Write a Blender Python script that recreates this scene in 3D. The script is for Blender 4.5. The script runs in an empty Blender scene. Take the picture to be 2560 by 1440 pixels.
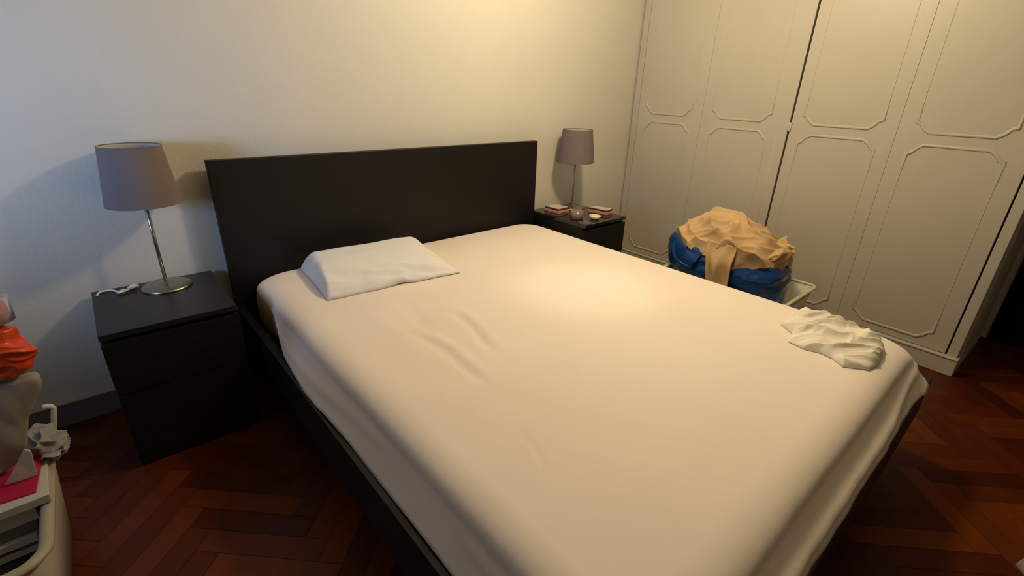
import bpy, bmesh, math, random
from math import sin, cos, pi, radians as R
from mathutils import Vector, Matrix, noise

random.seed(7)
C = bpy.context.scene.collection
SC = bpy.context.scene

# ------------------------------------------------------------------ camera
right = Vector((0.75616262, -0.6536647, 0.03066826))
up = Vector((0.23269176, 0.31239059, 0.92101393))
fwd = Vector((0.61161477, 0.68930006, -0.38832048))
cam = bpy.data.cameras.new('camera')
cam.sensor_fit = 'HORIZONTAL'; cam.sensor_width = 36.0
cam.lens = 1189.36 / 2560 * 36.0
cam.clip_start = 0.02
co = bpy.data.objects.new('camera', cam); C.objects.link(co)
m = Matrix((right, up, -fwd)).transposed().to_4x4()
m.translation = Vector((-0.3505, -2.32347, 1.30454))
co.matrix_world = m
SC.camera = co

# ------------------------------------------------------------------ world, view, daylight
w = bpy.data.worlds.new('world'); SC.world = w; w.use_nodes = True
w.node_tree.nodes['Background'].inputs[0].default_value = (0.42, 0.60, 1.0, 1)
w.node_tree.nodes['Background'].inputs[1].default_value = 0.4
SC.view_settings.view_transform = 'Standard'
SC.view_settings.look = 'None'
SC.view_settings.gamma = 1
SC.view_settings.exposure = 0.58
SC.view_settings.use_curve_mapping = False

def lamp_obj(name, kind, loc, energy, color, **kw):
    l = bpy.data.lights.new(name, kind); l.energy = energy; l.color = color
    for k, v in kw.items(): setattr(l, k, v)
    o = bpy.data.objects.new(name, l); C.objects.link(o); o.location = loc
    return o

def aim(o, target):
    d = Vector(target) - o.location
    o.rotation_euler = d.to_track_quat('-Z', 'Y').to_euler()

WARM = (1.0, 0.815, 0.54)
# daylight entering through the window of the left wall
day = lamp_obj('window_daylight', 'AREA', (-1.66, -1.15, 1.35), 1.3, (0.46, 0.64, 1.0),
               shape='RECTANGLE', size=0.6, size_y=0.6)
aim(day, (0.2, -0.3, 0.95))
# the gap light is added, limited in spread to brighten the upper headboard wall
narrow = lamp_obj('narrow_daylight', 'AREA', (-1.66, -1.05, 1.14), 2.9, (0.37, 0.57, 1.0),
               shape='RECTANGLE', size=0.35, size_y=0.35, spread=R(80))
aim(narrow, (-0.25, -.15, 1.32))
# bulb of the ceiling pendant and its reflector's beam
bulb = lamp_obj('ceiling_bulb_light', 'POINT', (1.45, -1.16, 2.12), 41.0, WARM, shadow_soft_size=0.10)
beam = lamp_obj('ceiling_reflector_beam', 'SPOT', (1.45, -1.16, 2.10), 14.0, (1.0, 0.86, 0.68),
                shadow_soft_size=0.04, spot_size=R(29), spot_blend=1.0)
aim(beam, (1.16, -1.10, 0.5))

# ------------------------------------------------------------------ materials
def mat(name, col, rough=0.6, metal=0.0, var=0.0, vscale=8.0, bump=0.0, bscale=60.0, spec=0.5,
        trans=0.0, sheen=0.0, coat=0.0, alpha=1.0, ior=1.45, sss=0.0, stretch=None):
    M = bpy.data.materials.new(name); M.use_nodes = True
    nt = M.node_tree; n = nt.nodes; L = nt.links
    b = n['Principled BSDF']
    b.inputs['Base Color'].default_value = (*col, 1)
    b.inputs['Roughness'].default_value = rough
    b.inputs['Metallic'].default_value = metal
    b.inputs['Specular IOR Level'].default_value = spec
    b.inputs['Transmission Weight'].default_value = trans
    b.inputs['Sheen Weight'].default_value = sheen
    b.inputs['Coat Weight'].default_value = coat
    b.inputs['Alpha'].default_value = alpha
    b.inputs['IOR'].default_value = ior
    tc = n.new('ShaderNodeTexCoord'); mp = n.new('ShaderNodeMapping')
    L.new(tc.outputs['Object'], mp.inputs[0])
    if stretch: mp.inputs['Scale'].default_value = stretch
    if var > 0:
        t = n.new('ShaderNodeTexNoise'); t.inputs['Scale'].default_value = vscale
        t.inputs['Detail'].default_value = 5
        L.new(mp.outputs[0], t.inputs['Vector'])
        r = n.new('ShaderNodeValToRGB')
        r.color_ramp.elements[0].position = .3; r.color_ramp.elements[1].position = .7
        r.color_ramp.elements[0].color = (*[max(0, c * (1 - var)) for c in col], 1)
        r.color_ramp.elements[1].color = (*[min(1, c * (1 + var)) for c in col], 1)
        L.new(t.outputs['Fac'], r.inputs[0]); L.new(r.outputs[0], b.inputs['Base Color'])
    if bump > 0:
        t = n.new('ShaderNodeTexNoise'); t.inputs['Scale'].default_value = bscale
        t.inputs['Detail'].default_value = 3
        L.new(mp.outputs[0], t.inputs['Vector'])
        bp = n.new('ShaderNodeBump'); bp.inputs['Strength'].default_value = bump
        bp.inputs['Distance'].default_value = 0.01
        L.new(t.outputs['Fac'], bp.inputs['Height']); L.new(bp.outputs[0], b.inputs['Normal'])
    return M

M_wall = mat('wall_paint', (0.62, 0.59, 0.50), .85, var=.03, vscale=1.5, bump=.15, bscale=90)
M_wall2 = mat('low_bounce_wall', (0.30, 0.30, 0.27), .9)  # unseen walls coloured dark to cut bounce light on the left
M_ceil = mat('ceiling_paint', (0.75, 0.73, 0.68), .9)
M_ward = mat('cream_gloss_paint', (0.49, 0.45, 0.365), .42, var=.03, vscale=2.0, bump=.08, bscale=25)
M_dark = mat('black_brown_veneer', (0.0070, 0.0058, 0.0052), .5, spec=.35, var=.25, vscale=6, bump=.06, bscale=40, stretch=(1, 12, 12))
M_darktop = mat('black_brown_tabletop', (0.0125, 0.0115, 0.012), .34, var=.2, vscale=6, stretch=(1, 12, 12))
M_rail = mat('black_brown_rail', (0.010, 0.009, 0.010), .45, var=.2, vscale=6, stretch=(1, 1, 12))
M_inside = mat('wardrobe_gap_shade', (0.03, 0.018, 0.01), .8)  # dark colour put in so the door gaps look shaded
M_sheet = mat('pale_pink_cotton', (0.83, 0.725, 0.63), .9, var=.02, vscale=3, bump=.05, bscale=400, sheen=.1)
M_pillow = mat('white_cotton', (0.78, 0.76, 0.74), .9, bump=.06, bscale=300, sheen=.1)
M_matt = mat('golden_mattress_ticking', (0.42, 0.26, 0.10), .8, bump=.2, bscale=120)
M_shade = mat('grey_lampshade_fabric', (0.165, 0.128, 0.118), .9, bump=.15, bscale=500)
M_shadein = mat('white_shade_lining', (0.55, 0.54, 0.48), .8)
M_nickel = mat('brushed_nickel', (0.38, 0.35, 0.30), .30, metal=1.0)
M_white = mat('white_plastic', (0.70, 0.68, 0.62), .4)
M_cream = mat('cream_plastic', (0.62, 0.56, 0.40), .45)
M_bin = mat('ivory_plastic', (0.62, 0.58, 0.42), .4)
M_blue = mat('blue_woven_plastic', (0.008, 0.052, 0.20), .24, var=.35, vscale=7, bump=.25, bscale=35)
M_tan = mat('tan_cotton', (0.57, 0.38, 0.185), .85, var=.10, vscale=5, bump=.12, bscale=120)
M_cloth = mat('off_white_jersey', (0.80, 0.74, 0.61), .9, bump=.08, bscale=200)
M_pink = mat('pink_card', (0.60, 0.28, 0.25), .55)
M_brown = mat('brown_card', (0.10, 0.035, 0.015), .5)
M_pale = mat('pale_pink_paper', (0.58, 0.44, 0.36), .6)
M_glass = mat('pink_glass', (0.85, 0.62, 0.52), .08, trans=.75, ior=1.45)
M_wax = mat('pale_pink_wax', (0.58, 0.38, 0.30), .6)
M_bowl = mat('cream_ceramic', (0.75, 0.66, 0.42), .25)
M_soap = mat('light_cream_filling', (0.80, 0.74, 0.55), .5)
M_base = mat('taupe_skirting_paint', (0.165, 0.13, 0.13), .6)
M_basetop = mat('cream_skirting_cap', (0.42, 0.39, 0.31), .6)
M_paper = mat('white_paper', (0.48, 0.45, 0.38), .7)
M_grey = mat('slate_grey_paper', (0.12, 0.12, 0.13), .6)
M_green = mat('pale_green_paper', (0.36, 0.40, 0.24), .6)
M_redb = mat('dark_red_cover', (0.12, 0.015, 0.01), .4)
M_mag = mat('magenta_card', (0.42, 0.008, 0.05), .5)
M_beigebag = mat('beige_paper_bag', (0.27, 0.235, 0.19), .7, bump=.2, bscale=12)
M_orange = mat('orange_plastic_film', (0.62, 0.06, 0.012), .3, bump=.4, bscale=18)
M_red = mat('red_plastic_film', (0.36, 0.025, 0.035), .25, bump=.4, bscale=18)
M_pinkp = mat('pink_plastic', (0.52, 0.10, 0.12), .35)
M_clear = mat('clear_plastic', (0.9, 0.9, 0.92), .1, trans=.9, ior=1.3)
M_packet = mat('grey_cloth', (0.26, 0.25, 0.225), .8, bump=.2, bscale=60)
M_bask = mat('cream_white_plastic', (0.36, 0.32, 0.235), .5)
M_charcoal = mat('charcoal_cloth', (0.035, 0.034, 0.034), .9, bump=.3, bscale=40)
M_door = mat('hall_darkness', (0.010, 0.006, 0.006), .8, spec=.2)  # near-black colour stands in for the unlit hall
M_metalw = mat('white_metal', (0.6, 0.6, 0.6), .4)

# ------------------------------------------------------------------ helpers
def obj(name, bm, material, parent=None, smooth=True, mats=None, subs=0, auto=None):
    me = bpy.data.meshes.new(name); bm.normal_update(); bm.to_mesh(me); bm.free()
    for q in (mats or [material]): me.materials.append(q)
    for p in me.polygons: p.use_smooth = smooth
    o = bpy.data.objects.new(name, me); C.objects.link(o)
    if parent: o.parent = parent
    if subs:
        s = o.modifiers.new('subsurf', 'SUBSURF'); s.levels = subs; s.render_levels = subs
    if auto is not None:
        for e in me.edges: pass
        me.set_sharp_from_angle(angle=R(auto))
    return o

def thing(name, label, cat, loc=(0, 0, 0), rotz=0, group=None):
    o = bpy.data.objects.new(name, None); C.objects.link(o)
    o.location = loc; o.rotation_euler = (0, 0, rotz)
    o['label'] = label; o['category'] = cat
    if group: o['group'] = group
    return o

def tag(o, label, cat, group=None):
    o['label'] = label; o['category'] = cat
    if group: o['group'] = group
    return o

def struct(name, bm, material, smooth=False, mats=None):
    o = obj(name, bm, material, smooth=smooth, mats=mats); o['kind'] = 'structure'
    return o

def add_box(bm, x0, x1, y0, y1, z0, z1, bevel=0.0, seg=2, mi=0):
    b = bmesh.new()
    bmesh.ops.create_cube(b, size=1)
    for v in b.verts:
        v.co = Vector(((x0 + x1) / 2 + v.co.x * (x1 - x0), (y0 + y1) / 2 + v.co.y * (y1 - y0), (z0 + z1) / 2 + v.co.z * (z1 - z0)))
    if bevel > 0:
        bmesh.ops.bevel(b, geom=b.edges[:], offset=bevel, segments=seg, affect='EDGES', profile=.5)
    for f in b.faces: f.material_index = mi
    me = bpy.data.meshes.new('t'); b.to_mesh(me); b.free(); bm.from_mesh(me); bpy.data.meshes.remove(me)
    return bm

def box(x0, x1, y0, y1, z0, z1, bevel=0.0, seg=2):
    return add_box(bmesh.new(), x0, x1, y0, y1, z0, z1, bevel, seg)

def add_tube(bm, pts, r, n=10, closed=False, sx=1.0, sy=1.0, ref=None, caps=True, radii=None):
    pts = [Vector(p) for p in pts]; N = len(pts); rings = []
    prev = None
    for i, p in enumerate(pts):
        a = pts[i - 1] if (i > 0 or closed) else p
        b = pts[(i + 1) % N] if (i < N - 1 or closed) else p
        t1 = (p - a).normalized() if (p - a).length > 1e-9 else None
        t2 = (b - p).normalized() if (b - p).length > 1e-9 else None
        t = ((t1 or t2) + (t2 or t1)).normalized()
        miter = 1.0
        if t1 and t2:
            c = max(.4, math.cos(t1.angle(t2) / 2)); miter = 1 / c
        if ref is not None: nrm = Vector(ref)
        elif prev is None:
            nrm = Vector((0, 0, 1)) if abs(t.z) < .9 else Vector((1, 0, 0))
        else: nrm = prev
        nrm = (nrm - t * nrm.dot(t)).normalized(); bi = t.cross(nrm).normalized(); prev = nrm
        rr = radii[i] if radii else r
        ring = []
        for k in range(n):
            a_ = 2 * pi * k / n
            ring.append(bm.verts.new(p + nrm * (cos(a_) * rr * sx) + bi * (sin(a_) * rr * sy * miter)))
        rings.append(ring)
    M = N if closed else N - 1
    for i in range(M):
        A, B = rings[i], rings[(i + 1) % N]
        for k in range(n):
            bm.faces.new((A[k], A[(k + 1) % n], B[(k + 1) % n], B[k]))
    if caps and not closed:
        bm.faces.new(rings[0][::-1]); bm.faces.new(rings[-1])
    return bm

def add_lathe(bm, prof, n=48, cx=0, cy=0, closed=False):
    rings = []
    for r, z in prof:
        if r < 1e-6: rings.append([bm.verts.new((cx, cy, z))])
        else: rings.append([bm.verts.new((cx + r * cos(2 * pi * k / n), cy + r * sin(2 * pi * k / n), z)) for k in range(n)])
    idx = list(range(len(rings) - 1)) + ([len(rings) - 1] if closed else [])
    for i in idx:
        A, B = rings[i], rings[(i + 1) % len(rings)]
        for k in range(n):
            k2 = (k + 1) % n
            if len(A) == 1 and len(B) == 1: continue
            if len(A) == 1: bm.faces.new((A[0], B[k2], B[k]))
            elif len(B) == 1: bm.faces.new((A[k], A[k2], B[0]))
            else: bm.faces.new((A[k], A[k2], B[k2], B[k]))
    return bm

def fix(bm):
    bmesh.ops.recalc_face_normals(bm, faces=bm.faces[:]); return bm

def nz(x, y, z=0): return noise.noise(Vector((x, y, z)))
def ridged(x, y, z=0, f=1.0):
    return 1 - abs(noise.noise(Vector((x * f, y * f, z * f)))) * 2
def sm(a, b, x):
    t = min(1, max(0, (x - a) / (b - a))); return t * t * (3 - 2 * t)
def catmull(pts, k=8):
    P = [Vector(p) for p in pts]; out = []
    for i in range(len(P) - 1):
        p0 = P[max(0, i - 1)]; p1 = P[i]; p2 = P[i + 1]; p3 = P[min(len(P) - 1, i + 2)]
        for j in range(k):
            t = j / k
            out.append(.5 * ((2 * p1) + (p2 - p0) * t + (2 * p0 - 5 * p1 + 4 * p2 - p3) * t * t + (3 * p1 - p0 - 3 * p2 + p3) * t ** 3))
    out.append(P[-1]); return out

# ------------------------------------------------------------------ room shell
# herringbone parquet floor, one colour per block
def floor_mesh():
    bm = bmesh.new()
    Wd, Ln = 0.075, 0.375
    cl = bm.loops.layers.color.new('tone')
    def plank(cx, cy, ang, ln, wd):
        t = random.random()
        base = random.choice([(0.37, 0.160, 0.036), (0.34, 0.136, 0.032), (0.31, 0.118, 0.030), (0.43, 0.195, 0.042), (0.35, 0.142, 0.034)])
        c = tuple(b * (0.9 + .2 * t) for b in base) + (1,)
        hx, hy = ln / 2 - .0006, wd / 2 - .0006
        vs = [bm.verts.new((cx + x * cos(ang) - y * sin(ang), cy + x * sin(ang) + y * cos(ang), 0)) for x, y in ((-hx, -hy), (hx, -hy), (hx, hy), (-hx, hy))]
        f = bm.faces.new(vs)
        for l in f.loops: l[cl] = c
    rot = R(45)
    n = int(Ln / Wd)
    for i in range(-75, 75):
        for j in range(-16, 16):
            # classic herringbone lattice
            bx = i * Wd + j * Ln; by = i * Wd - j * Ln
            for k in range(2):
                if k == 0: cx, cy, a = bx + Ln / 2, by + Wd / 2, 0
                else: cx, cy, a = bx + Wd / 2 + 0.0, by + Wd + Ln / 2, pi / 2
                X = cx * cos(rot) - cy * sin(rot); Y = cx * sin(rot) + cy * cos(rot)
                X += 1; Y -= 1.5
                if -1.95 < X < 5.2 and -4.1 < Y < .35: plank(X, Y, a + rot, Ln, Wd)
    # sub-floor just below the joints
    vs = [bm.verts.new(p) for p in ((-1.8, -3.8, -.002), (4.9, -3.8, -.002), (4.9, .1, -.002), (-1.8, .1, -.002))]
    f = bm.faces.new(vs)
    for l in f.loops: l[cl] = (.03, .006, .003, 1)
    return bm
M_floor = bpy.data.materials.new('parquet'); M_floor.use_nodes = True
nt = M_floor.node_tree; b = nt.nodes['Principled BSDF']
vc = nt.nodes.new('ShaderNodeVertexColor'); vc.layer_name = 'tone'
tx = nt.nodes.new('ShaderNodeTexNoise'); tx.inputs['Scale'].default_value = 9; tx.inputs['Detail'].default_value = 4
tc = nt.nodes.new('ShaderNodeTexCoord'); nt.links.new(tc.outputs['Object'], tx.inputs['Vector'])
mx = nt.nodes.new('ShaderNodeMix'); mx.data_type = 'RGBA'; mx.blend_type = 'MULTIPLY'; mx.inputs[0].default_value = .5
nt.links.new(vc.outputs['Color'], mx.inputs[6]); nt.links.new(tx.outputs['Fac'], mx.inputs[7])
nt.links.new(mx.outputs[2], b.inputs['Base Color'])
b.inputs['Roughness'].default_value = .42; b.inputs['Specular IOR Level'].default_value = .22
struct('floor', floor_mesh(), M_floor)

WL, WB, WR, H = -1.75, -3.75, 3.60, 2.55
struct('wall_back', box(WL - .1, WR, 0, .1, 0, H), M_wall)
struct('wall_front', box(WL - .1, WR, WB - .1, WB, 0, H), M_wall2)
struct('ceiling', box(WL - .1, WR, WB - .1, .1, H, H + .1), M_ceil)
bm = bmesh.new()
# left wall with a window opening
add_box(bm, WL - .1, WL, WB, -1.7, 0, H); add_box(bm, WL - .1, WL, -.6, 0, 0, H)
add_box(bm, WL - .1, WL, -1.7, -.6, 0, .85); add_box(bm, WL - .1, WL, -1.7, -.6, 1.95, H)
struct('wall_left', bm, M_wall2)
bm = bmesh.new()
for a in ((-1.7, -1.65, .85, 1.95), (-.65, -.6, .85, 1.95), (-1.65, -.65, .85, .9), (-1.65, -.65, 1.9, 1.95), (-1.17, -1.13, .9, 1.9)):
    add_box(bm, WL - .08, WL - .03, a[0], a[1], a[2], a[3])
win = struct('window_1', bm, M_metalw)
obj('pane', box(WL - .057, WL - .053, -1.65, -.65, .9, 1.9), M_clear, win)
# right side beyond the wardrobe: wall, dark door added for the hall's darkness
bm = bmesh.new()
add_box(bm, 3.50, 3.60, -2.42, .0, 0, H); add_box(bm, 3.50, 3.60, WB, -3.32, 0, H); add_box(bm, 3.50, 3.60, -3.32, -2.42, 2.05, H)
struct('wall_right', bm, M_wall)
d1 = struct('added_dark_door', box(3.505, 3.595, -3.318, -2.422, .001, 2.048, .001), M_door)
bm = bmesh.new(); add_tube(bm, [(3.505, -2.52, 1.0), (3.455, -2.52, 1.0), (3.455, -2.64, 1.0)], .009)
obj('added_door_handle', bm, M_nickel, d1)
obj('added_door_frame', add_box(add_box(add_box(bmesh.new(), 3.49, 3.51, -2.42, -2.31, 0, 2.1), 3.49, 3.51, -3.42, -3.32, 0, 2.1), 3.49, 3.51, -3.42, -2.31, 2.05, 2.15), M_door, d1)
# skirting along the headboard wall
bs = struct('baseboard_back', box(WL, 2.86, -.016, -.0005, 0, .094, .002), M_base)
obj('cap', box(WL, 2.86, -.020, -.0005, .094, .106, .003), M_basetop, bs)
bs = struct('baseboard_left', box(WL + .0005, WL + .016, WB, -.02, 0, .094, .002), M_base)
obj('cap', box(WL + .0005, WL + .02, WB, -.02, .094, .106, .003), M_basetop, bs)

# ------------------------------------------------------------------ wardrobe (built along its own local axis)
wd = thing('wardrobe', 'cream painted built-in wardrobe with four moulded bifold door leaves', 'wardrobe', (2.868, 0, 0), -math.atan(.0425))
YE = -2.247; DEP = .60
bm = bmesh.new()
add_box(bm, .024, DEP, YE + .003, -.03, .10, H - .02)
obj('carcass', bm, M_inside, wd, smooth=False)
bm = bmesh.new()
add_box(bm, 0, .03, -.062, -.012, .10, H - .02, .001)           # stile by the wall
add_box(bm, 0, .034, YE, -2.205, .10, H - .02, .002)            # stile at the free end
add_box(bm, 0, .03, -2.205, -.062, 2.13, H - .02, .001)         # frieze
obj('face_frame', bm, M_ward, wd, smooth=False)
obj('side_panel', add_box(add_box(bmesh.new(), .045, DEP + .01, YE - .010, YE + .002, .085, H - .02, .001), .034, .045, YE - .003, YE + .002, .10, H - .02), M_ward, wd, smooth=False)
bm = bmesh.new(); add_box(bm, -.022, DEP, YE - .012, -.02, 0, .088, .004); add_box(bm, -.026, .03, YE - .012, -.02, .088, .100, .004)
obj('plinth', bm, M_ward, wd, smooth=False)
def moulding(bm, a, b, z0, z1, notch_bottom=True, notch_top=True):
    # a > b in y; raised bead following a rectangle with ogee-cut corners
    cw, ch = .060, .046
    lo = [(a, z0 + ch), (a - .018, z0 + ch - .006), (a - .036, z0 + .016), (a - cw, z0), (b + cw, z0), (b + .036, z0 + .016), (b + .018, z0 + ch - .006), (b, z0 + ch)]
    hi = [(b, z1 - ch), (b + .018, z1 - ch + .006), (b + .036, z1 - .016), (b + cw, z1), (a - cw, z1), (a - .036, z1 - .016), (a - .018, z1 - ch + .006), (a, z1 - ch)]
    # bead flattened down the stiles to imitate light that washes out its relief
    pts = []; rad = []
    def down(seq_from, seq_to):
        for k in range(1, 12):
            t = k / 12
            pts.append((.0, seq_from[0] + (seq_to[0] - seq_from[0]) * t, seq_from[1] + (seq_to[1] - seq_from[1]) * t)); rad.append(.0075 * (1 - .72 * sm(0, .18, min(t, 1 - t))))
    for y, z in lo: pts.append((0, y, z)); rad.append(.0075)
    down(lo[-1], hi[0])
    for y, z in hi: pts.append((0, y, z)); rad.append(.0075)
    down(hi[-1], lo[0])
    add_tube(bm, pts, .0075, n=10, closed=True, sx=.66, sy=1.0, ref=(1, 0, 0), radii=rad)
leaves = [(-.065, -.5895, -.135, -.508), (-.5897, -1.160, -.666, -1.045), (-1.170, -1.6875, -1.231, -1.616), (-1.6872, -2.198, -1.757, -2.122)]
for a, b_, ma, mb in leaves:
    d = obj('door', box(0, .022, b_ + .0006, a - .0006, .103, 2.127, .0012), M_ward, wd, smooth=False)
    bm = bmesh.new(); moulding(bm, ma, mb, 1.161, 2.03); moulding(bm, ma, mb, .145, 1.104)
    obj('moulding', bm, M_ward, d)
obj('latch', box(-.006, .02, -1.178, -1.154, 1.115, 1.165, .003), M_ward, wd)
obj('astragal', add_tube(bmesh.new(), [(.0, -1.105, .12), (.0, -1.105, 1.12)], .002, n=6), M_ward, wd)

# ------------------------------------------------------------------ ceiling pendant
pl = thing('pendant_lamp', 'ceiling pendant lamp above the bed with open downward reflector', 'lamp', (1.45, -1.16, H))
obj('canopy', add_lathe(bmesh.new(), [(0, 0), (.05, 0), (.05, -.015), (.02, -.03), (0, -.03)], 32), M_white, pl)
obj('rod', add_tube(bmesh.new(), [(0, 0, -.03), (0, 0, -.30)], .006, n=10), M_nickel, pl)
obj('socket', add_lathe(bmesh.new(), [(0, -.29), (.022, -.29), (.024, -.335), (0, -.335)], 24), M_white, pl)
obj('glass_ring', add_lathe(bmesh.new(), [(.150, -.325), (.156, -.325), (.156, -.335), (.150, -.335)], 48, closed=True), M_nickel, pl)
for k in range(3):
    a = k * 2 * pi / 3
    obj('arm', add_tube(bmesh.new(), [(.02 * cos(a), .02 * sin(a), -.315), (.153 * cos(a), .153 * sin(a), -.33)], .003, n=8), M_nickel, pl)

# ------------------------------------------------------------------ bed frame
BW = 1.8117; HY = -.0844; FY = -2.232
bed = thing('bed_frame', 'black-brown double bed frame with tall plain headboard against the wall', 'bed', (BW / 2, HY, 0))
def bx(name, *a, mt=M_dark, bv=.002):
    x0, x1, y0, y1, z0, z1 = a
    return obj(name, box(x0 - BW / 2, x1 - BW / 2, y0 - HY, y1 - HY, z0, z1, bv), mt, bed, smooth=False)
bx('headboard', 0, BW, HY, HY + .036, .0, 1.0)
bx('side_rail', 0, .030, FY + .03, HY, .205, .368, mt=M_rail)
bx('side_rail', BW - .030, BW, FY + .03, HY, .205, .368, mt=M_rail)
bx('foot_rail', 0, BW, FY, FY + .030, .205, .368, mt=M_rail)
for x, y in ((.05, FY + .12), (BW - .11, FY + .12)):
    bx('leg', x, x + .06, y, y + .06, 0, .207)
bx('mid_beam', BW / 2 - .03, BW / 2 + .03, FY + .03, HY, .17, .222)
bx('leg', BW / 2 - .03, BW / 2 + .03, -1.2, -1.14, 0, .17)
bm = bmesh.new()
for k in range(18):
    y = -.16 - k * .117
    add_box(bm, .03 - BW / 2, BW - .03 - BW / 2, y - .07 - HY, y - HY, .222, .238)
obj('slats', bm, mat('birch_slats', (.45, .33, .2), .6), bed, smooth=False)

# rings of a rounded rectangle, centre to edge then down the sides
def rrect(cx, cy, hx, hy, r, N):
    hx = max(hx, .001); hy = max(hy, .001); r = max(.0005, min(r, hx, hy))
    segs = [2 * (hx - r), pi / 2 * r, 2 * (hy - r), pi / 2 * r] * 2
    T = sum(segs); out = []
    for i in range(N):
        s = T * i / N; k = 0
        while s > segs[k] and k < 7: s -= segs[k]; k += 1
        if k == 0: p = (-hx + r + s, -hy)
        elif k == 1: a = -pi / 2 + s / r; p = (hx - r + r * cos(a), -hy + r + r * sin(a))
        elif k == 2: p = (hx, -hy + r + s)
        elif k == 3: a = s / r; p = (hx - r + r * cos(a), hy - r + r * sin(a))
        elif k == 4: p = (hx - r - s, hy)
        elif k == 5: a = pi / 2 + s / r; p = (-hx + r + r * cos(a), hy - r + r * sin(a))
        elif k == 6: p = (-hx, hy - r - s)
        else: a = pi + s / r; p = (-hx + r + r * cos(a), -hy + r + r * sin(a))
        out.append((cx + p[0], cy + p[1]))
    return out

MX0, MX1, MY0, MY1 = .070, 1.745, -2.165, -.099
ZM = .511
cx, cy, hx, hy = (MX0 + MX1) / 2, (MY0 + MY1) / 2, (MX1 - MX0) / 2, (MY1 - MY0) / 2
def skin(levels, N, disp=None, flat_bottom=None):
    """levels: (offset outwards, z, corner radius)"""
    bm = bmesh.new(); rings = []
    for o, z, r in levels:
        ring = []
        for i, (x, y) in enumerate(rrect(cx, cy, hx + o, hy + o, r, N)):
            p = Vector((x, y, z))
            if disp: p = disp(p, o, z, i)
            ring.append(bm.verts.new(p))
        rings.append(ring)
    for A, B in zip(rings, rings[1:]):
        for k in range(N):
            bm.faces.new((A[k], A[(k + 1) % N], B[(k + 1) % N], B[k]))
    bm.faces.new(rings[0][::-1])
    if flat_bottom: bm.faces.new(rings[-1])
    return fix(bm)

lv = [(-.6, ZM - .008, .2), (-.09, ZM - .010, .12), (-.045, ZM - .020, .12), (-.022, ZM - .036, .12), (-.004, ZM - .052, .13), (.000, .44, .13), (.001, .40, .13), (.000, .33, .12), (-.022, .262, .08), (-.035, .245, .08), (-.06, .240, .08)]
def mattress_disp(p, o, z, i):
    # the ticking bellies out at the head left corner where no sheet holds it
    if p.x < .3 and o > -.03 and .26 < z < .45: p.x -= .012 * sm(-.46, -.34, p.y) * (1 - sm(-.17, -.11, p.y))
    return p
mt_ = obj('mattress', skin(lv, 240, mattress_disp, True), M_matt)
tag(mt_, 'golden tan mattress showing below the sheet beside the left nightstand', 'mattress')

def crease(x, y, ax, ay, bx_, by, wdt, h):
    d = Vector((bx_ - ax, by - ay)); L = d.length; d.normalize()
    q = Vector((x - ax, y - ay)); t = q.dot(d) / L; s = q.x * d.y - q.y * d.x
    s += .012 * sin(t * 5)
    if t < -.1 or t > 1.1: return 0
    e = sm(-.1, .3, t) * (1 - sm(.7, 1.1, t))
    return h * e * math.exp(-(s / wdt) ** 2)
CR0, CR1 = (.16, -1.93), (.21, -1.98)
def sheet_disp(p, o, z, i):
    x, y = p.x, p.y
    if o <= -.076:
        p.z += .0025 * nz(x * 2.2, y * 2.2, 3) + crease(x, y, .56, -.93, .515, -1.30, .014, -.006) + crease(x, y, .595, -.93, .55, -1.30, .016, .004)
        p.z += crease(x, y, .36, -1.02, .385, -1.42, .013, -.006) + crease(x, y, .40, -1.02, .42, -1.42, .016, .004)
        p.z += crease(x, y, .44, -.72, .43, -1.05, .03, -.004) + crease(x, y, .30, -.75, .33, -1.15, .03, .003)
        p.z += crease(x, y, .30, -1.62, .29, -1.76, .008, -.003)
        return p
    # sides: n points outwards from the mattress edge
    d = min(1, max(0, (ZM - z) / .138))
    rr = .13
    q = Vector((min(max(x, cx - hx + rr), cx + hx - rr), min(max(y, cy - hy + rr), cy + hy - rr)))
    n = Vector((x, y)) - q
    if n.length < 1e-6: return p
    n.normalize()
    wl, wh, wf, wr = max(0, -n.x), max(0, n.y), max(0, -n.y), max(0, n.x)
    f = .010 * nz(x * 3, y * 3, 5) + .005 * nz(x * 9, y * 9, 8)
    f += wl * (.010 * sin(y * 5.2 + 1.5 * z) + .006 * math.exp(-((z - .42 - .02 * sin(y * 3)) / .012) ** 2))
    f += wf * (.016 * math.exp(-((z - .405 - .10 * max(0, x - 1.3)) / .014) ** 2) + .012)
    if wf > .05 and wr > .05:
        f += .028 * (wf * wr * 2)
        f += .002 * sin(math.atan2(wf, wr) * 14) * sm(.1, .5, d) + .010 * math.exp(-((wf - .82) / .08) ** 2) * sm(.1, .4, d)
    # the sheet is pulled up at the head left corner, showing the mattress
    k = max(sm(-.74, -.36, y) if (wl > 0.01) else 0, (1 - sm(.2, .6, x)) if wh > .01 else 0)
    p.z += (ZM - .052 - p.z) * k * d * .95
    f = max(f, -.002) * d
    f = f * (1 - k) - max(0, (o - .003)) * k + .003 * k * nz(y * 9, x * 9, z * 9)
    p.x += n.x * f; p.y += n.y * f
    p.z = max(.3705, p.z + .006 * nz(x * 4, y * 4, 1) * d * d)
    if y > cy and p.y > HY - .006: p.y = HY - .006
    return p
lv = []
n_in = 60
for k in range(n_in):
    t = k / n_in
    o = -hx + .004 + t * (hx - .088)
    lv.append((o, ZM, max(.05, .10 * t)))
for a in range(0, 11):
    th = a / 10 * pi / 2
    lv.append((-.082 + .084 * sin(th), ZM - .050 * (1 - cos(th)), .110))
for k in range(1, 12):
    t = k / 11
    lv.append((.002 + .052 * t ** 1.1, ZM - .050 - (.088) * t, .112 + .052 * t))
lv.append((.051, ZM - .1395, .162)); lv.append((.047, ZM - .136, .158))
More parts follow.
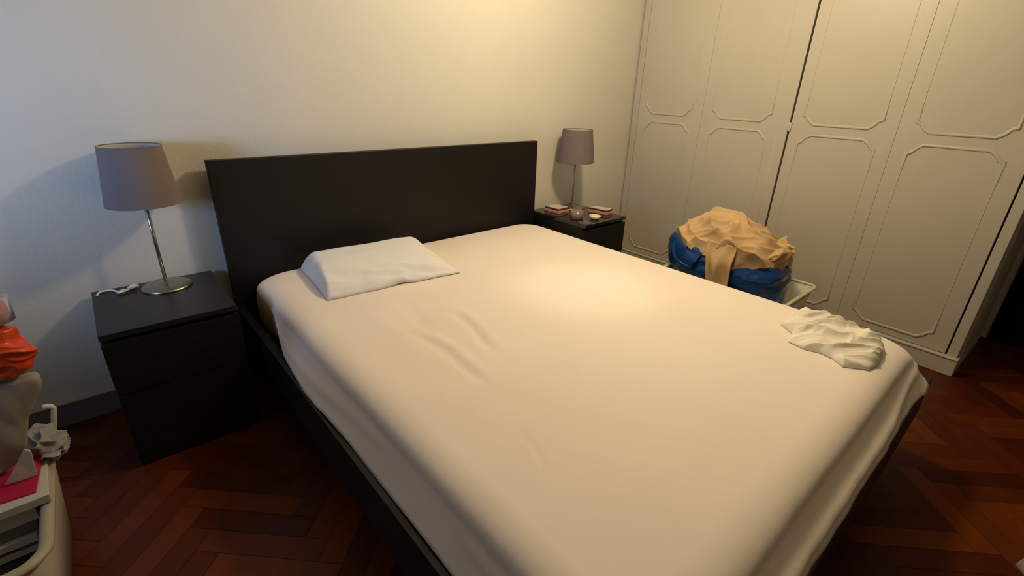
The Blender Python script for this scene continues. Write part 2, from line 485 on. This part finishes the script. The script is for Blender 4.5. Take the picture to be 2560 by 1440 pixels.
sh = obj('fitted_sheet', skin(lv, 560, sheet_disp), M_sheet)
tag(sh, 'pale pink fitted sheet stretched over the double mattress', 'sheet')

# ------------------------------------------------------------------ pillow
def pillow():
    bm = bmesh.new(); nu, nv = 90, 60; L, Wd, Hh = .60, .41, .080
    top, bot = [], []
    for i in range(nu + 1):
        u = -1 + 2 * i / nu; rt, rb = [], []
        for j in range(nv + 1):
            v = -1 + 2 * j / nv
            pinch = 1 - .035 * (1 - abs(v) ** 2) * (abs(u) ** 6)
            x = u * L / 2 * (1 - .02 * (1 - v * v) * abs(u) ** 8); y = v * Wd / 2 * (1 - .03 * (1 - u * u) * abs(v) ** 8)
            le_w = .16 + .10 * v; re_w = .45 - .2 * v
            eu = min(1, (1 + u) / max(.05, le_w)) if u < 0 else min(1, (1 - u) / re_w)
            eu = (eu * (2 - eu)) ** .8 if eu < 1 else 1
            ev = (1 - max(0, -v) ** 2.2) ** .75 if v < 0 else (1 - v ** 9) ** .5
            h = Hh * eu * (.12 + .88 * max(0, ev)) * (1 + .12 * v)
            # wrinkles running along the front edge
            fr = sm(.1, -.9, v) if False else (1 - sm(-.85, 0.0, v))
            wob = fr * (.006 * sin(18 * v + 4 * u + 2 * nz(u * 3, v * 3)) + .010 * nz(u * 5, v * 9, 2)) * min(1, h / .03)
            wob += .005 * nz(u * 3, v * 3, 7) * min(1, h / .03)
            le = (1 - sm(-1.0, -.8, u)) * .006 * nz(v * 8, u * 4, 4)
            y2 = y + (.008 * nz(u * 4, 1.3) - .006 if v < -.97 else 0)
            lift = .010 * math.exp(-((u + .05) / .12) ** 2) * sm(-.8, -1, v) if v < -.8 else 0
            rt.append(bm.verts.new((x, y2, .004 + h + wob + le + (.012 * math.exp(-((u - .05) / .10) ** 2) if v < -.95 else 0))))
            rb.append(bm.verts.new((x * .995, y2 * .995, .002 + (.008 * math.exp(-((u - .05) / .10) ** 2) if v < -.95 else 0))))
        top.append(rt); bot.append(rb)
    for i in range(nu):
        for j in range(nv):
            bm.faces.new((top[i][j], top[i + 1][j], top[i + 1][j + 1], top[i][j + 1]))
            bm.faces.new((bot[i][j], bot[i][j + 1], bot[i + 1][j + 1], bot[i + 1][j]))
    for i in range(nu):
        bm.faces.new((top[i][0], bot[i][0], bot[i + 1][0], top[i + 1][0]))
        bm.faces.new((top[i][nv], top[i + 1][nv], bot[i + 1][nv], bot[i][nv]))
    for j in range(nv):
        bm.faces.new((top[0][j], top[0][j + 1], bot[0][j + 1], bot[0][j]))
        bm.faces.new((top[nu][j], bot[nu][j], bot[nu][j + 1], top[nu][j + 1]))
    return fix(bm)
po = obj('pillow', pillow(), M_pillow)
po.location = (.545, -.405, ZM + .001); po.rotation_euler = (0, 0, R(-5))
tag(po, 'white pillow lying flat on the bed near the headboard', 'pillow')

# ------------------------------------------------------------------ crumpled cloth on the bed
def grid_solid(outline_r, hfun, nu=64, nr=36):
    """closed lump: polar outline radius r(theta), height h(x,y,t)"""
    bm = bmesh.new(); c0 = bm.verts.new((0, 0, hfun(0, 0, 0))); rings = []
    for k in range(1, nr + 1):
        t = k / nr; ring = []
        for i in range(nu):
            a = 2 * pi * i / nu; r = outline_r(a) * t
            x, y = r * cos(a), r * sin(a)
            ring.append(bm.verts.new((x, y, hfun(x, y, t))))
        rings.append(ring)
    for i in range(nu): bm.faces.new((c0, rings[0][i], rings[0][(i + 1) % nu]))
    for A, B in zip(rings, rings[1:]):
        for i in range(nu): bm.faces.new((A[i], B[i], B[(i + 1) % nu], A[(i + 1) % nu]))
    ring = [bm.verts.new((v.co.x * .97, v.co.y * .97, 0)) for v in rings[-1]]
    for i in range(nu): bm.faces.new((rings[-1][i], ring[i], ring[(i + 1) % nu], rings[-1][(i + 1) % nu]))
    bm.faces.new(ring)
    return fix(bm)
def poly_r(pts):
    def f(a):
        d = Vector((cos(a), sin(a))); best = .01
        for i in range(len(pts)):
            p, q = Vector(pts[i]), Vector(pts[(i + 1) % len(pts)]); e = q - p
            den = d.x * e.y - d.y * e.x
            if abs(den) < 1e-9: continue
            t = (p.x * e.y - p.y * e.x) / den; s = (p.x * d.y - p.y * d.x) / den
            if t > 0 and -1e-6 <= s <= 1 + 1e-6: best = max(best, t)
        return best
    return f
# outline in world metres around the centre
cc = Vector((1.50, -1.965))
OUT = [(1.475, -1.792), (1.54, -1.815), (1.615, -1.79), (1.665, -1.80), (1.685, -1.86), (1.665, -1.95), (1.645, -2.03), (1.625, -2.075), (1.545, -2.105), (1.43, -2.115), (1.37, -2.105), (1.322, -2.045), (1.352, -2.005), (1.360, -1.965), (1.345, -1.92), (1.358, -1.865), (1.43, -1.85)]
OUT = [(p[0] - cc.x, p[1] - cc.y) for p in OUT]
def hcl(x, y, t):
    wx = x + .025 * nz(x * 11, y * 11, 1); wy = y + .025 * nz(x * 11, y * 11, 6)
    e = max(0, 1 - t ** 6) ** .5
    q = cos(.71) * wx - sin(.71) * wy; r = sin(.71) * wx + cos(.71) * wy
    r1 = ridged(q * 5 + 2, r * 22, 0.3); r2 = ridged(q * 12, r * 20, 3.0); r3 = ridged(q * 10, r * 70, 5.0)
    h = .018 + .022 * max(0, r1) ** 2.2 + .007 * max(0, r2) ** 2 + .0028 * max(0, r3) * sm(-.2, .3, nz(x * 9, y * 9, 11)) + .018 * nz(x * 6, y * 6, 9) + .014 * sm(-.1, .12, x)
    return max(.005, h * e + .003)
oc = obj('crumpled_cloth', grid_solid(poly_r(OUT), hcl, 300, 140), M_cloth)
oc.location = (cc.x, cc.y, ZM - .002)
tag(oc, 'crumpled off-white cloth lying on the foot right corner of the bed', 'cloth')

# ------------------------------------------------------------------ nightstands
def nightstand(x, y, d, h, label, top_m):
    t = thing('nightstand', label, 'nightstand', (x + .2, y - d / 2, 0), 0, None)
    hx_, hy_ = .2, d / 2
    obj('top', box(-hx_, hx_, -hy_, hy_, h - .020, h, .0015), top_m, t, smooth=False)
    bm = bmesh.new()
    add_box(bm, -hx_ + .002, -hx_ + .020, -hy_ + .022, hy_, 0, h - .0205)
    add_box(bm, hx_ - .020, hx_ - .002, -hy_ + .022, hy_, 0, h - .0205)
    add_box(bm, -hx_ + .02, hx_ - .02, hy_ - .01, hy_, 0, h - .0205)
    add_box(bm, -hx_ + .02, hx_ - .02, -hy_ + .03, hy_ - .01, .04, .055)
    add_box(bm, -hx_ + .02, hx_ - .02, -hy_ + .03, -hy_ + .045, h - .08, h - .021)
    add_box(bm, -hx_ + .02, hx_ - .02, -hy_ + .03, -hy_ + .045, 0, .05)
    obj('body', bm, M_dark, t, smooth=False)
    zt = h - .020 - .014; zm = zt - .20
    obj('drawer', box(-hx_, hx_, -hy_, -hy_ + .02, zm + .004, zt, .001), M_dark, t, smooth=False)
    obj('drawer', box(-hx_, hx_, -hy_, -hy_ + .02, .012, zm, .001), M_dark, t, smooth=False)
    return t
NH = .533
nightstand(-.459, -.0215, .446, NH, 'black-brown two-drawer nightstand left of the bed, holding only a lamp and earphones', M_darktop)
RX, RY, RB, RH = 1.8225, -.0411, .48, .55
M_gl = mat('dark_glass_top', (0.020, 0.012, 0.009), .10, spec=.6)
nightstand(RX, RY, RB, RH, 'black-brown nightstand with glossy top between bed and wardrobe, crowded with pink boxes', M_gl)

# ------------------------------------------------------------------ table lamps
def table_lamp(x, y, z0, label, rb=.085, zs0=.335, zs1=.540, r0=.118, r1=.094, rot=0):
    t = thing('table_lamp', label, 'lamp', (x, y, z0), rot, None)
    obj('base', add_lathe(bmesh.new(), [(0, 0), (rb, 0), (rb, .005), (rb - .006, .010), (rb * .5, .015), (.014, .020), (.008, .026), (0, .026)], 64), M_nickel, t)
    obj('pole', add_tube(bmesh.new(), [(0, 0, .018), (0, 0, zs0 + .06)], .0062, n=16), M_nickel, t)
    obj('socket', add_lathe(bmesh.new(), [(0, zs0 + .05), (.018, zs0 + .05), (.018, zs0 + .11), (0, zs0 + .11)], 24), M_white, t)
    bm = bmesh.new()
    k = .0015
    add_lathe(bm, [(r0, zs0), (r1, zs1)], 96)
    for f in bm.faces: f.material_index = 0
    n0 = len(bm.faces)
    add_lathe(bm, [(r1 - k, zs1 - .001), (r0 - k, zs0 + .001)], 96)
    bm.faces.ensure_lookup_table()
    for f in bm.faces[n0:]: f.material_index = 1
    obj('lamp_shade', bm, None, t, mats=[M_shade, M_shadein])
    for rr, zz in ((r1, zs1), (r0, zs0)):
        bm = bmesh.new()
        add_tube(bm, [((rr - .0006) * cos(a * 2 * pi / 96), (rr - .0006) * sin(a * 2 * pi / 96), zz) for a in range(96)], .0018, n=6, closed=True)
        obj('rim', bm, M_shade, t)
    bm = bmesh.new()
    for a in range(3):
        q = a * 2 * pi / 3
        add_tube(bm, [(.016 * cos(q), .016 * sin(q), zs0 + .10), ((r1 - .006) * cos(q), (r1 - .006) * sin(q), zs1 - .03)], .0015, n=6)
    obj('spider', bm, M_white, t)
    return t
table_lamp(-.228, -.118, NH, 'table lamp with grey tapered shade on the left nightstand')
table_lamp(2.105, -.150, RH, 'table lamp with grey tapered shade on the right nightstand, nearer the wardrobe', zs0=.312, zs1=.515, r0=.124, r1=.097)

# earphones and their small case, left nightstand
t = thing('earphones', 'tangled white earphones lying beside the left lamp base', 'earphones', (-.388, -.085, NH))
pts = catmull([(-.055, .0, .004), (-.045, .028, .006), (-.018, .032, .006), (.002, .010, .005), (.008, -.014, .004), (.030, -.004, .004), (.050, .012, .006), (.062, .010, .006)], 8)
obj('cable', add_tube(bmesh.new(), pts, .0038, n=8), M_white, t)
pts = catmull([(.005, -.035, .003), (.03, -.030, .003), (.045, -.020, .003), (.055, -.030, .003), (.062, -.040, .003)], 8)
obj('wire', add_tube(bmesh.new(), pts, .0022, n=8), M_charcoal, t)
bm = bmesh.new(); add_tube(bm, [(.040, .006, .008), (.058, .016, .010), (.074, .018, .008)], .008, n=12, radii=[.006, .010, .006]); add_tube(bm, [(.006, -.012, .005), (.03, .0, .006)], .006, n=10)
obj('earbud', bm, M_metalw, t)

# ------------------------------------------------------------------ things on the right nightstand
def rbox(name, mt, cxx, cyy, z0, lx, ly, lz, rz, bevel=.002, parent=None):
    o = obj(name, box(-lx / 2, lx / 2, -ly / 2, ly / 2, 0, lz, bevel), mt, parent, smooth=False)
    o.location = (cxx, cyy, z0); o.rotation_euler = (0, 0, rz); return o
def gift(x, y, rz, lx, ly, label):
    t = thing('pink_box', label, 'box', (x, y, RH), rz)
    obj('body', box(-lx / 2, lx / 2, -ly / 2, ly / 2, 0, .017, .002), M_pink, t, smooth=False)
    obj('lid_band', box(-lx / 2 + .003, lx / 2 - .003, -ly / 2 + .003, ly / 2 - .003, .0172, .028, .001), M_brown, t, smooth=False)
    obj('label_card', box(-lx / 2 + .008, lx / 2 - .008, -ly / 2 + .008, ly / 2 - .008, .0282, .0305, .0005), M_pale, t, smooth=False)
gift(1.952, -.155, R(4), .115, .125, 'flat pink box with brown band left of the candle jar, nearest the headboard')
gift(2.170, -.352, R(10), .085, .140, 'flat pink box with brown band behind the cream dish, nearest the wardrobe')
t = thing('candle_jar', 'pink glass candle jar in front of the right lamp', 'candle', (1.912, -.370, RH))
obj('glass', add_lathe(bmesh.new(), [(0, .0), (.034, 0), (.040, .006), (.041, .050), (.039, .050), (.038, .008), (0, .006)], 48), M_glass, t)
obj('wax', add_lathe(bmesh.new(), [(0, .007), (.037, .009), (.038, .036), (0, .036)], 48), M_wax, t)
obj('wick', add_tube(bmesh.new(), [(0, 0, .036), (.001, 0, .044)], .001, n=6), M_brown, t)
t = thing('round_dish', 'small cream round dish beside the pink candle jar', 'dish', (1.995, -.448, RH))
obj('dish', add_lathe(bmesh.new(), [(0, 0), (.020, 0), (.032, .010), (.037, .024), (.035, .024), (.030, .012), (0, .010)], 48), M_bowl, t)
obj('cream', add_lathe(bmesh.new(), [(0, .011), (.030, .0125), (.0345, .022), (.02, .025), (0, .026)], 48), M_soap, t)
t = thing('reflection_disc', 'reflection modelled as a clear coaster at the front edge of the right nightstand', 'overlay', (1.872, -.474, RH))  # disc put in for a reflection on the glossy top
obj('disc', add_lathe(bmesh.new(), [(0, 0), (.042, 0), (.044, .003), (.042, .005), (0, .004)], 48), M_clear, t)

# ------------------------------------------------------------------ bin with the blue bag and tan cloth
def bin_rect(x0, x1, y0, y1, z0, z1, taper, name, label, cat, mt, rimw=.012, rr=.04):
    t = thing(name, label, cat, ((x0 + x1) / 2, (y0 + y1) / 2, z0))
    hx_, hy_ = (x1 - x0) / 2, (y1 - y0) / 2; N = 120; bm = bmesh.new(); H_ = z1 - z0
    lev = [(-taper - .02, .0, 0), (-taper, .004, 0), (0, H_, 0), (-.004, H_, 0), (-taper - .004, .008, 0), (-taper - .02, .006, 0)]
    rings = [[bm.verts.new((x, y, z)) for x, y in rrect(0, 0, hx_ + o, hy_ + o, rr, N)] for o, z, _ in lev]
    for A, B in zip(rings, rings[1:]):
        for k in range(N): bm.faces.new((A[k], A[(k + 1) % N], B[(k + 1) % N], B[k]))
    bm.faces.new(rings[0]); bm.faces.new(rings[-1])
    obj('tub', fix(bm), mt, t)
    pts = [(x, y, H_) for x, y in rrect(0, 0, hx_ + .002, hy_ + .002, rr, N)]
    obj('rim', add_tube(bmesh.new(), pts, rimw, n=10, closed=True, sx=.7, ref=(0, 0, 1)), mt, t)
    return t
bin_rect(2.125, 2.665, -1.575, -.855, .0, .30, .05, 'storage_bin', 'ivory plastic storage bin on the floor by the wardrobe, under the blue bag', 'bin', M_bin, .011)

# blue carrier bag: lofted rings, wide mouth
def loft(rings_spec, N, disp):
    """rings: (cx,cy,z,hx,hy,power)"""
    bm = bmesh.new(); rings = []
    for (a, b2, z, hx_, hy_, pw) in rings_spec:
        ring = []
        for k in range(N):
            th = 2 * pi * k / N
            c, s = cos(th), sin(th)
            x = a + hx_ * math.copysign(abs(c) ** (2 / pw), c); y = b2 + hy_ * math.copysign(abs(s) ** (2 / pw), s)
            ring.append(bm.verts.new(disp(Vector((x, y, z)), th, z)))
        rings.append(ring)
    for A, B in zip(rings, rings[1:]):
        for k in range(N): bm.faces.new((A[k], A[(k + 1) % N], B[(k + 1) % N], B[k]))
    bm.faces.new(rings[0][::-1]); bm.faces.new(rings[-1])
    return fix(bm)
BCX, BCY = 2.36, -1.16
def interp(tab, z):
    for a, b2 in zip(tab, tab[1:]):
        if z <= b2[0]:
            t = (z - a[0]) / (b2[0] - a[0]); t = max(0, min(1, t))
            return [p + (q - p) * t for p, q in zip(a[1:], b2[1:])]
    return list(tab[-1][1:])
btab = [(.012, 0, -.03, .13, .24), (.10, .0, -.03, .165, .285), (.22, .0, -.03, .180, .305), (.31, .0, -.03, .186, .312), (.35, 0, -.010, .195, .330), (.42, 0, .0, .185, .340), (.48, 0, .01, .168, .318), (.515, 0, .015, .15, .28), (.532, 0, .0, .11, .22)]
spec = []
for k in range(60):
    z = .012 + (.532 - .012) * k / 59
    ox, oy, hx_, hy_ = interp(btab, z); spec.append((BCX + ox, BCY + oy, z, hx_, hy_, 3.2))
def bdisp(p, th, z):
    n = Vector((cos(th), sin(th), 0))
    a = .016 * nz(p.x * 5, p.y * 5, z * 8) + .008 * ridged(p.x * 7, p.y * 7, z * 16) * sm(.1, .4, z)
    a += .004 * ridged(p.x * 16, p.y * 16, z * 30)
    if z < .32: a = min(a, .004)
    q = p + n * a
    q.z += .02 * sin(th * 3 + 1) * sm(.4, .54, z)
    # mouth higher at the wall end
    q.z += .02 * (p.y - BCY) / .33 * sm(.35, .54, z)
    return q
bag = thing('carrier_bag', 'large shiny blue plastic bag stuffed full beside the bed', 'bag', (BCX, BCY, 0))
o = obj('bag_body', loft(spec, 220, bdisp), M_blue, bag); o.location = (-BCX, -BCY, 0)
bm = bmesh.new()
hp = catmull([(BCX - .20, BCY + .06, .48), (BCX - .225, BCY + .08, .42), (BCX - .21, BCY + .11, .37), (BCX - .215, BCY + .20, .40), (BCX - .20, BCY + .24, .47)], 8)
add_tube(bm, hp, .010, n=8, sx=.25, sy=1.2, ref=(1, 0, 0))
o = obj('handle', bm, M_blue, bag); o.location = (-BCX, -BCY, 0)

# tan cloth heaped on the bag with one tail hanging towards the bed
def heap():
    bm = bmesh.new(); NU, NV = 240, 110
    rings = []
    for j in range(NV + 1):
        t = j / NV          # 0 top centre .. 1 hem
        ring = []
        for i in range(NU):
            th = 2 * pi * i / NU; c, s = cos(th), sin(th)
            ph = t * pi * .60
            rx, ry, rz = .195, .330, .165
            # end towards the foot: a lower bulge, end towards the wall: rounded
            x = rx * math.sin(min(ph, pi / 2) if ph < pi / 2 else pi / 2) * math.copysign(abs(c) ** .85, c)
            y = ry * math.sin(min(ph, pi / 2)) * math.copysign(abs(s) ** .85, s)
            z = rz * cos(ph) if ph < pi / 2 else -(ph - pi / 2) * .20
            z *= 1.0
            z += -.10 * (y / ry < 0) * (abs(y / ry)) ** 2 * max(0, 1 - t)   # lower at the foot end
            # hem irregular
            hem = .018 * sin(3 * th + .6) + .014 * sin(7 * th)
            z += hem * sm(.5, 1, t)
            nrm = Vector((x / rx ** 2, y / ry ** 2, max(.2, z) / rz ** 2)).normalized()
            fx, fy, fz = x + .05 * nz(x * 5, y * 5, z * 5 + 3), y + .05 * nz(x * 5, y * 5, z * 5 + 9), z
            f = .042 * (max(0, ridged(fx * 5.5, fy * 5.0, fz * 5)) ** 3) + .012 * max(0, ridged(fx * 12 + 5, fy * 9, fz * 12)) ** 2 + .018 * nz(fx * 4, fy * 4, 4)
            qa = .6 * fx - .8 * fy + .5 * fz; ra = .7 * fx + .5 * fy + .6 * fz
            f += .016 * max(0, ridged(qa * 4 + 3, ra * 15, 1.7)) ** 3 * sm(.05, .25, t)
            f -= .026
            p = Vector((x, y, z)) + nrm * f
            ring.append(bm.verts.new(p))
        rings.append(ring)
    for A, B in zip(rings, rings[1:]):
        for k in range(NU): bm.faces.new((A[k], B[k], B[(k + 1) % NU], A[(k + 1) % NU]))
    bmesh.ops.remove_doubles(bm, verts=rings[0], dist=.03)
    return fix(bm)
tc_ = thing('tan_cloth', 'rumpled tan cotton cloth heaped over the top of the blue bag', 'cloth', (BCX, BCY, .525))
o = obj('heap', heap(), M_tan, tc_); o.location = (0.0, -.010, -.012)
# tail: folded strip hanging down the bed side of the bag
def tail():
    bm = bmesh.new(); nu, nv = 40, 40; F, B = [], []
    for j in range(nv + 1):
        t = j / nv; a, b2 = [], []
        for i in range(nu + 1):
            u = i / nu
            wdt = .165 - .04 * t; yc = -.045 - .035 * t
            y = yc + (.5 - u) * wdt
            z = .03 - .30 * t + (.03 * sin(u * pi)) * (t) * -1 + .02 * (u - .5) * t
            x = -.195 - .035 * sm(0, .35, t) + .014 * sin(u * 9 + 2 * t) * sm(.0, .4, t) + .006 * nz(u * 6, t * 4)
            a.append(bm.verts.new((x, y, z))); b2.append(bm.verts.new((x + .012, y, z)))
        F.append(a); B.append(b2)
    for j in range(nv):
        for i in range(nu):
            bm.faces.new((F[j][i], F[j][i + 1], F[j + 1][i + 1], F[j + 1][i])); bm.faces.new((B[j][i], B[j + 1][i], B[j + 1][i + 1], B[j][i + 1]))
        bm.faces.new((F[j][0], F[j + 1][0], B[j + 1][0], B[j][0])); bm.faces.new((F[j][nu], B[j][nu], B[j + 1][nu], F[j + 1][nu]))
    for i in range(nu):
        bm.faces.new((F[0][i], B[0][i], B[0][i + 1], F[0][i + 1])); bm.faces.new((F[nv][i], F[nv][i + 1], B[nv][i + 1], B[nv][i]))
    return fix(bm)
obj('hanging_tail', tail(), M_tan, tc_)
# side bulge of bunched cloth at the foot end
def bunch(rx, ry, rz, seed, f1=9):
    bm = bmesh.new(); bmesh.ops.create_icosphere(bm, subdivisions=6, radius=1)
    for v in bm.verts:
        n = v.co.normalized(); p = Vector((n.x * rx, n.y * ry, n.z * rz))
        f = .016 * max(0, ridged(p.x * f1 + seed, p.y * f1 * 1.0, p.z * f1 * 2.2)) ** 2 + .008 * ridged(p.x * 20, p.y * 20, p.z * 30 + seed)
        v.co = p + n * (f - .012)
    return bm
o = obj('bunched_end', bunch(.11, .10, .062, 3), M_tan, tc_); o.location = (-.005, -.245, -.010); o.rotation_euler = (R(-18), 0, R(10))

# ------------------------------------------------------------------ left pile: basket with papers and packets
bk = bin_rect(-1.03, -.624, -1.135, -.57, .0, .325, .030, 'plastic_basket', 'cream plastic basket full of papers at the left edge, by the nightstand', 'basket', M_bask, .014, .06)
pts = [(.2115, .235, .30), (.2185, .235, .345), (.229, .235, .385), (.235, .235, .410), (.232, .235, .418), (.222, .235, .422), (.214, .235, .423)]
obj('handle', add_tube(bmesh.new(), pts, .0065, n=10), M_cream, bk)
# charcoal filling added to carry the papers and keep the basket interior dark
def lump(nx_, ny_, hx_, hy_, hh, fr, am, seed):
    return grid_solid(poly_r([(-hx_, -hy_), (hx_, -hy_), (hx_, hy_), (-hx_, hy_)]), lambda x, y, t: max(.004, hh * max(0, 1 - t ** 8) ** .4 + am * nz(x * fr + seed, y * fr)), nx_, ny_)
o = obj('basket_filling', lump(96, 30, .150, .235, .185, 10, .02, 2), M_charcoal); o.location = (-.815, -.86, .012)
tag(o, 'charcoal filling added to darken the inside of the cream basket', 'cloth')
stack = [(.208, .016, .31, .23, M_paper, 0, 'white magazine at the bottom of the paper stack in the basket', -.650),
         (.225, .012, .30, .22, M_redb, 2, 'dark red booklet low in the paper stack in the basket', -.655),
         (.238, .020, .31, .23, M_paper, -2, 'thick white booklet above the dark red one in the basket', -.655),
         (.259, .012, .28, .21, M_green, 3, 'pale green leaflet in the middle of the basket stack', -.67),
         (.272, .022, .30, .22, M_grey, -1, 'slate grey magazine below the topmost white one in the basket', -.650),
         (.295, .043, .31, .23, M_paper, 1, 'thick white magazine under the magenta card', -.646),
         (.3385, .022, .36, .26, M_paper, 2, 'widest white magazine, overhanging the basket rim under the magenta card', -.615)]
for z, h_, lx, ly, mm, rz, lb, xr in stack:
    o = rbox('magazine', mm, xr - lx / 2, -.825, z, lx, ly, h_, R(rz), .0015)
    tag(o, lb, 'magazine', None)
o = rbox('card', M_mag, -.728, -.838, .361, .20, .16, .004, R(-4), .0005)
tag(o, 'bright magenta card on top of the paper stack in the basket', 'card')
# white envelope leaning
def slab(outline, y0, th, bulge=0.0, nmat=None, seed=0, lean=0.0, amp=.01):
    """closed sheet-like body from an x,z outline, thickened in y"""
    n = len(outline); cxx = sum(p[0] for p in outline) / n; czz = sum(p[1] for p in outline) / n
    pts = [Vector((p[0] - cxx, p[1] - czz)) for p in outline]
    f = poly_r([tuple(p) for p in pts]); bm = bmesh.new(); NU, NR = 96, 24
    def mk(sgn):
        c0 = bm.verts.new((0, sgn * (th / 2 + bulge), 0)); rr = []
        for k in range(1, NR + 1):
            t = k / NR; ring = []
            for i in range(NU):
                a = 2 * pi * i / NU; r = f(a) * t; x, z = r * cos(a), r * sin(a)
                yy = sgn * (th / 2 * (1 if t < .999 else .6) + bulge * max(0, 1 - t * t)) + amp * (nz(x * 14 + seed, z * 9) + .6 * ridged(x * 20, z * 8, seed) - .4) + lean * z
                ring.append(bm.verts.new((x, yy, z)))
            rr.append(ring)
        for i in range(NU):
            bm.faces.new((c0, rr[0][i], rr[0][(i + 1) % NU]))
        for A, B in zip(rr, rr[1:]):
            for i in range(NU): bm.faces.new((A[i], B[i], B[(i + 1) % NU], A[(i + 1) % NU]))
        return rr[-1]
    a, b2 = mk(-1), mk(1)
    for i in range(NU): bm.faces.new((a[i], b2[i], b2[(i + 1) % NU], a[(i + 1) % NU]))
    return fix(bm), (cxx, y0, czz)
bm, loc = slab([(-.690, .370), (-.632, .366), (-.624, .440), (-.634, .452), (-.660, .41)], -.860, .004, 0, seed=2, amp=.002)
o = obj('envelope', bm, M_paper); o.location = loc
tag(o, 'white envelope standing on the magenta card against the beige bag', 'envelope')
bm, loc = slab([(-.83, .372), (-.70, .372), (-.665, .385), (-.635, .43), (-.615, .50), (-.570, .575), (-.568, .61), (-.66, .62), (-.82, .62), (-.85, .45)], -.795, .04, .014, seed=5, amp=.008)
o = obj('paper_bag', bm, M_beigebag); o.location = loc
tag(o, 'tall beige paper bag standing in the basket below the orange packet', 'bag')
bm = bunch(.098, .045, .082, 1, 7)
t = thing('plastic_packet', 'shiny red and orange plastic packet on top of the beige bag', 'packet', (-.668, -.80, .708))
me_bm = bm
obj('red_film', bm, M_red, t)
o = obj('orange_side', bunch(.048, .047, .068, 4, 8), M_orange, t); o.location = (.062, -.006, -.018); o.rotation_euler = (0, R(-12), 0)
o['label'] = 'orange side of the packet'
t = thing('pink_bottle', 'pink bottle top with clear cap at the left edge, above the orange packet', 'bottle', (-.607, -.80, .772))
obj('bottle_neck', add_lathe(bmesh.new(), [(0, 0), (.034, 0), (.036, .02), (.030, .045), (0, .048)], 40), M_pinkp, t)
obj('nozzle', add_lathe(bmesh.new(), [(0, .046), (.020, .046), (.020, .070), (.016, .076), (0, .077)], 32), M_pinkp, t)
obj('clear_cap', add_lathe(bmesh.new(), [(.041, -.005), (.042, .052), (.040, .054), (.022, .056), (.022, .053), (.0385, .051), (.0385, -.005)], 40, closed=True), M_clear, t)
o = obj('grey_packet', bunch(.038, .088, .026, 9, 26), M_packet); o.location = (-.612, -.725, .374); o.rotation_euler = (0, R(8), R(10))
tag(o, 'crumpled grey cloth over the back corner of the cream basket', 'cloth')

# small pale cloth on the floor near the bottom right of the view
o = obj('floor_cloth', grid_solid(poly_r([(-.07, -.05), (.06, -.06), (.08, .04), (-.02, .07), (-.08, .02)]), lambda x, y, t: max(.004, .04 * max(0, 1 - t ** 3) ** .5 + .01 * nz(x * 30, y * 30)), 80, 24), M_beigebag)
o.location = (1.53, -2.66, 0)
tag(o, 'small pale cloth on the parquet beyond the foot of the bed', 'cloth')
